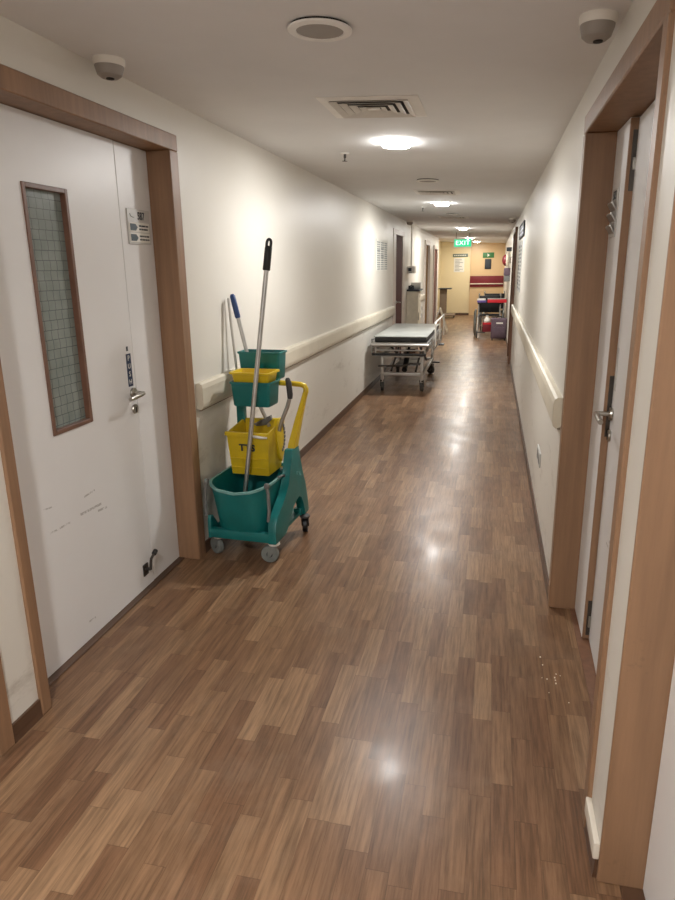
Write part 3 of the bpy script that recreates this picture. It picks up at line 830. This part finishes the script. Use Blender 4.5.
# lowered side rails
for x in (X0 - .055, X1 + .055):
    m = MB()
    for z in (.66, .585, .51): m.tube([(x, .12, z), (x, LY - .25, z)], .0105, 8)
    for y in (.14, .60, 1.1, LY - .27): m.tube([(x, y, .68), (x, y, .49)], .009, 8)
    m.build('side_rail', 'alu', ST)
m = MB().tube([(X1 + .075, .40, .56), (X1 + .075, .40, .845), (X1 + .075, .42, .862), (X1 + .075, 1.88, .862), (X1 + .075, 1.90, .845), (X1 + .075, 1.90, .56)], .011, 8)
m.tube([(X1 + .075, 1.15, .862), (X1 + .075, 1.15, .56)], .008, 8)
m.build('raised_rail', 'white', ST)
# lower frame
m = MB()
for x in (-.255, .255):
    m.box(x - .02, x + .02, .2, LY - .22, .20, .245, .004)
    m.box(x - .018, x + .018, .18, .22, .12, .46, .004); m.box(x - .018, x + .018, LY - .26, LY - .22, .12, .46, .004)
for y in (.20, LY - .24): m.box(-.255, .255, y - .02, y + .02, .205, .24, .004)
for y in (.20, LY - .24): m.box(-.27, .27, y - .02, y + .02, .44, .475, .004)
for x in (-.255, .255): m.box(x - .02, x + .02, .2, LY - .22, .44, .475, .004)
m.build('base_frame', 'alu', ST)
for s in (-1, 1):
    MB().tube([(s * .16, .35, .24), (s * .16, 1.5, .60)], .014, 8).build('lift_arm', 'darksteel', ST)
    MB().tube([(s * .19, 1.5, .24), (s * .19, .35, .60)], .014, 8).build('lift_arm', 'darksteel', ST)
m = MB().tube([(0, .45, .24), (0, .75, .38)], .035, 14); m.tube([(0, .72, .37), (0, 1.1, .56)], .018, 12)
m.build('hydraulic_cylinder', 'black', ST)
m = MB().tube([(-.30, .16, .33), (.0, .12, .34), (.12, .10, .37), (.2, .08, .37)], .012, 8); m.box(.16, .25, .02, .10, .365, .385, .005)
m.build('foot_pedal', 'darksteel', ST)
MB().box(-.16, .16, .75, 1.3, .25, .265, .006).build('tray', 'alu', ST)
def st_caster(x, y, ang):
    e = bpy.data.objects.new('caster', None); C.objects.link(e); e.parent = ST; e.location = (x, y, 0); e.rotation_euler = (0, 0, ang); e.empty_display_size = .02
    f = MB().box(-.028, .028, -.02, .03, .125, .15, .004)
    for s in (-1, 1): f.prism([(-.015, .14), (.03, .14), (.035, .06), (.015, .055)], 0, s * .024 - .003, s * .024 + .003)
    f.build('fork', 'darksteel', e)
    MB().lathe((-.018, .025, .068), (1, 0, 0), [(.05, 0), (.064, .001), (.068, .006), (.068, .03), (.064, .035), (.05, .036)], 24).build('wheel', 'dgrey', e)
    MB().lathe((-.02, .025, .068), (1, 0, 0), [(.02, 0), (.03, .001), (.03, .039), (.02, .04)], 16).build('hub', 'wheelgrey', e)
    return e
for x, y, a in ((-.255, .20, .1), (.255, .20, -.1), (.255, LY - .24, .9), (-.255, LY - .24, .3)): e = st_caster(x, y, a)
MB().box(.26, .37, LY - .27, LY - .20, .165, .185, .006).build('brake_pedal', 'dgrey', ST)
MB().box(.30, .41, LY - .05, LY + .09, .40, .425, .01).build('corner_step', 'black', ST)

# ------------------------------------------------------------------ things beyond the stretcher
t = thing('wall_cabinet', 'cream cabinet with dark top standing past the red brown door', 'cabinet', (XL, 12.4, 0))
MB().box(.0, .19, 0, .52, .08, 1.125, .004, 1).build('body', 'cream', t, smooth=False)
MB().box(.0, .235, -.03, .55, 1.125, 1.155, .004, 1).build('top', 'ink', t, smooth=False)
MB().box(.01, .17, .02, .50, 0, .08).build('plinth', 'skirt', t, smooth=False)
dd = MB().box(.19, .206, .015, .505, .10, 1.11, .003, 1).build('door', 'cream', t, smooth=False)
MB().tube([(.215, .07, .6), (.215, .07, .74)], .007, 8).build('handle', 'chrome', dd)
t = thing('desk_phone', 'small dark device on the cream cabinet top', 'device', (XL + .07, 12.5, 1.155))
MB().prism([(-.05, 0), (.05, 0), (.05, .03), (-.05, .05)], 0, -.05, .05, .005).build('base', 'ink', t)
MB().tube([(-.05, -.02, .055), (0, -.02, .065), (.05, -.02, .055)], .011, 8).build('handset', 'black', t)
t = thing('paper_stack', 'crumpled white paper roll on the cream cabinet top', 'paper', (XL + .13, 12.72, 1.155))
MB().lathe((0, 0, .06), (1, 0, 0), [(.02, -.09), (.058, -.09), (.06, -.08), (.06, .08), (.058, .09), (.02, .09)], 20).build('roll', 'paper', t)
t = thing('control_box', 'white wall box with dark screen above the cream cabinet', 'control box', (XL, 12.4, 1.44))
MB().box(0, .13, 0, .30, 0, .125, .006).build('housing', 'white', t)
MB().box(.02, .08, -.003, .002, .035, .095, .001).build('screen', 'ink', t)
MB().tube([(.06, .1, .12), (.06, .1, ceil_z(XL) - 1.44 + .002)], .012, 8).build('conduit', 'white', t)
MB().box(.03, .09, -.004, .002, .01, .025, .001).build('label_strip', 'inkgrey', t)
t = thing('wall_socket', 'small dark socket pair low on wall past the cream cabinet', 'socket', (XL, 15.05, .45))
for z in (0, .16):
    p_ = MB().box(0, .012, -.045, .045, z, z + .11, .003).build('plate', 'plate', t)
    MB().box(.011, .015, -.03, .03, z + .02, z + .09, .002).build('insert', 'ink', p_)

t = thing('floor_stand', 'thin cream folding floor stand beyond the stretcher', 'stand', (-1.22, 16.5, 0))
for s in (-1, 1):
    lg = MB()
    for y in (-.14, .14): lg.tube([(s * .008, y, .575), (s * .19, y, .012)], .012, 8)
    for f in (.12, .9): lg.tube([(s * (.008 + .182 * f), -.14, .575 - .563 * f), (s * (.008 + .182 * f), .14, .575 - .563 * f)], .010, 8)
    lg.build('leg_frame', 'cream' if s > 0 else 'white', t)
MB().tube([(0, -.15, .58), (0, .15, .58)], .014, 8).build('hinge_bar', 'white', t)

t = thing('overbed_table', 'taupe overbed table on wheeled base by the end wall', 'table', (-1.45, 21.5, 0))
MB().box(-.19, .20, -.3, .3, .875, .90, .006).build('table_top', 'ink', t)
MB().box(-.16, .06, -.04, .04, .13, .875, .006).build('column', 'taupe', t)
MB().box(-.10, .33, -.28, .28, .07, .11, .01).build('base', 'taupe', t)
for x, y in ((-.06, -.24), (.29, -.24), (-.06, .24), (.29, .24)):
    MB().lathe((x - .012, y, .036), (1, 0, 0), [(.03, 0), (.036, .004), (.036, .02), (.03, .024)], 16).build('wheel', 'dgrey', t)

# wheelchairs
def wheelchair():
    t = thing('wheelchair', 'steel wheelchair with black seat nearest the suitcase', 'wheelchair', (-.06, 15.1, 0), 0, 'parked wheelchairs')
    hw = .235
    def side(s):
        m = MB(); x = s * hw
        m.tube([(x, .92, .93), (x, .78, .93), (x, .74, .90), (x, .72, .50), (x, .72, .22)], .017, 8)
        m.tube([(x, .72, .48), (x, .20, .50), (x, .12, .46), (x, .02, .16)], .019, 8)
        m.tube([(x, .72, .24), (x, .22, .24), (x, .20, .50)], .011, 8)
        m.tube([(x, .72, .72), (x, .30, .72), (x, .26, .69), (x, .25, .50)], .011, 8)
        m.build('side_frame', 'alu', t)
        MB().box(x - .028, x + .028, .30, .66, .73, .76, .012).build('armrest', 'black', t)
        MB().tube([(x, .91, .93), (x, 1.03, .93)], .018, 10).build('push_grip', 'black', t)
        wx = s * (hw + .065)
        w_ = MB().torus((wx, .66, .305), (1, 0, 0), .29, .016, 36, 8).build('wheel', 'wheelgrey', t)
        sp = MB()
        for k in range(12):
            an = 2 * PI * k / 12
            sp.tube([(wx, .66, .305), (wx, .66 + .285 * math.cos(an), .305 + .285 * math.sin(an))], .0025, 5)
        sp.lathe((wx - .03, .66, .305), (1, 0, 0), [(.02, 0), (.028, .004), (.028, .056), (.02, .06)], 14)
        sp.build('spokes', 'alu', w_)
        MB().torus((wx + s * .03, .66, .305), (1, 0, 0), .25, .008, 32, 6).build('push_rim', 'chrome', w_)
        cx = s * (hw - .015)
        f = MB().tube([(cx, .17, .28), (cx, .17, .18), (cx + .03 * s, .13, .09)], .010, 8).build('caster_fork', 'alu', t)
        MB().lathe((cx + s * .03 - .014, .12, .09), (1, 0, 0), [(.07, 0), (.086, .002), (.09, .008), (.09, .02), (.086, .026), (.07, .028)], 24).build('caster_wheel', 'dgrey', t)
        MB().box(min(x, x - s * .17), max(x, x - s * .17), -.06, .09, .13, .145, .004).build('footplate', 'dgrey', t)
    side(-1); side(1)
    MB().box(-hw, hw, .22, .70, .475, .50, .012).build('seat', 'black', t)
    MB().box(-hw, hw, .715, .74, .53, .90, .012).build('backrest', 'black', t)
    m = MB(); m.tube([(-hw, .45, .22), (hw, .45, .48)], .011, 8); m.tube([(hw, .47, .22), (-hw, .47, .48)], .011, 8)
    m.build('cross_brace', 'alu', t)
    return t
wc = wheelchair()
wc.location = (-.055, 15.12, 0)
w2 = copy_tree(wc); w2.location = (.05, 16.35, 0); w2['label'] = 'steel wheelchair parked behind the one with the red board'
t = thing('red_board', 'red padded board lying across the front wheelchair armrests', 'board', (.10, 15.50, .762))
MB().box(-.20, .215, -.11, .11, 0, .075, .012).build('pad', 'red', t)
MB().box(-.20, .215, -.11, .11, .075, .09, .004).build('base_board', 'alu', t)
t = thing('folded_blanket', 'folded violet and white cloth on wheelchair armrest beside red board', 'cloth', (-.225, 15.52, .762))
MB().box(-.10, .10, -.1, .1, 0, .05, .018, 3).build('lower_fold', 'violet', t)
MB().box(-.10, .08, -.1, .1, .05, .085, .014, 3).build('upper_fold', 'white', t)
t = thing('parcel_box', 'small red box on the wheelchair footplates', 'box', (-.09, 15.20, .146))
MB().box(-.09, .09, -.06, .06, 0, .16, .004).build('body', 'maroon', t)
MB().box(-.092, .092, -.062, .062, .16, .20, .004).build('lid', 'red', t)
t = thing('white_bag', 'crumpled white bag on top of the small red box', 'bag', (-.09, 15.20, .346))
MB().lathe((0, 0, 0), (0, 0, 1), [(.055, 0), (.07, .03), (.06, .08), (.025, .12), (.032, .15), (.01, .155)], 14).build('bag_body', 'paper', t)
t = thing('suitcase', 'dusky purple upright suitcase in front of the wheelchairs', 'suitcase', (.165, 14.85, 0))
b_ = MB().box(-.165, .165, -.10, .10, .04, .47, .03, 3).build('body', 'purple', t)
MB().box(-.13, .13, -.118, -.098, .08, .28, .012).build('front_pocket', 'purple', b_)
MB().box(-.06, .08, -.104, -.099, .355, .385, .002).build('label_patch', 'paper', b_)
MB().torus((0, -.10, .255), (0, 1, 0), .12, .003, 4, 6).build('piping', 'grey', b_)
MB().tube([(-.05, 0, .47), (-.045, 0, .50), (.045, 0, .50), (.05, 0, .47)], .011, 8).build('carry_handle', 'black', t)
for x, y in ((-.13, -.07), (.13, -.07), (-.13, .07), (.13, .07)):
    MB().lathe((x - .012, y, .024), (1, 0, 0), [(.018, 0), (.024, .003), (.024, .021), (.018, .024)], 14).build('wheel', 'black', t)

# fittings on the far part of the wall opposite
t = thing('fire_bell', 'round dark red bell with pale rim on far wall', 'bell', (XR, 14.5, 1.66))
MB().lathe((0, 0, 0), (-1, 0, 0), [(.05, 0), (.06, .01), (.06, .05)], 20).build('mount', 'white', t)
MB().lathe((0, 0, 0), (-1, 0, 0), [(.115, .05), (.12, .055), (.118, .075), (.105, .10), (.07, .125), (.02, .135)], 28).build('gong', 'maroon', t)
MB().torus((0, 0, 0), (-1, 0, 0), .118, .016, 28, 8) .build('rim', 'cream', t).location = (-.06, 0, 0)
t.scale = (1.3, 1.05, 1.0)
t = thing('hand_dispenser', 'dark wall dispenser with pale lower half under the red bell', 'dispenser', (XR, 14.55, 1.235))
MB().box(-.13, 0, -.06, .06, .12, .27, .015).build('cover', 'purple', t)
MB().box(-.12, 0, -.055, .055, 0, .12, .012).build('bottle', 'grey', t)
t = thing('projecting_sign', 'small black sign projecting above the red bell', 'sign', (XR, 14.3, 1.83))
MB().box(-.10, 0, -.008, .008, 0, .075, .002).build('panel', 'ink', t)
MB().box(-.02, 0, -.014, .014, .02, .055, .002).build('bracket', 'darksteel', t)

# end wall
YF = YE; YP = YE - .05
t = thing('direction_sign', 'long grey green sign over the notice on cream end wall', 'sign', (-1.065, YF, 1.84))
MB().box(-.24, .24, -.015, 0, 0, .10, .003).build('panel', 'greygreen', t)
m = MB()
for i in range(7): m.box(-.2 + i * .057, -.2 + i * .057 + .04, -.0165, -.0145, .035, .065)
m.build('print', 'paper', t, smooth=False)
t = thing('wall_notice', 'pale typed notice under the grey green sign', 'notice', (-1.10, YF, 1.37))
MB().box(-.165, .165, -.008, 0, 0, .44, .002).build('sheet', 'paper', t, smooth=False)
m = MB(); rg = random.Random(8)
for r in range(9):
    l = rg.uniform(.12, .26); m.box(-.13, -.13 + l, -.0095, -.0075, .04 + r * .042, .055 + r * .042)
m.build('print', 'inkgrey', t, smooth=False)
t = thing('safety_sign', 'dark green safety sign above the black panel', 'sign', (-.182, YP, 1.80))
MB().box(-.175, .175, -.012, 0, 0, .165, .003).build('panel', 'green', t)
MB().prism([(-.03, .03), (.04, .083), (-.03, .135)], 1, -.0135, -.0115).build('arrow', 'paper', t, smooth=False)
t = thing('black_panel', 'black framed panel on the peach end wall', 'panel', (-.185, YP, 1.455))
MB().box(-.10, .10, -.02, 0, 0, .31, .004).build('frame', 'black', t)
MB().box(-.085, .085, -.022, -.019, .015, .295, .002).build('face', 'ink', t)
t = thing('maroon_board', 'maroon wall board with pale ledge on the peach end wall', 'wall board', (-.20, YP, .90))
MB().box(-.535, .52, -.03, 0, 0, .345, .006).build('board', 'maroon', t)
MB().box(-.53, .515, -.055, -.03, .085, .115, .003).build('ledge', 'cream', t)

# pale crumbs on the floor by the ajar door
m = MB(); rg = random.Random(11)
for i in range(11):
    x, y = .315 + rg.uniform(-.06, .05), 2.36 + rg.uniform(-.16, .16); r = rg.uniform(.0012, .0026)
    m.box(x - r, x + r, y - r, y + r, 0, r * 1.2)
tag(m.build('crumbs', 'crumb', smooth=False), 'tiny pale crumbs on the floor near the ajar door', 'crumbs', None, 'stuff')
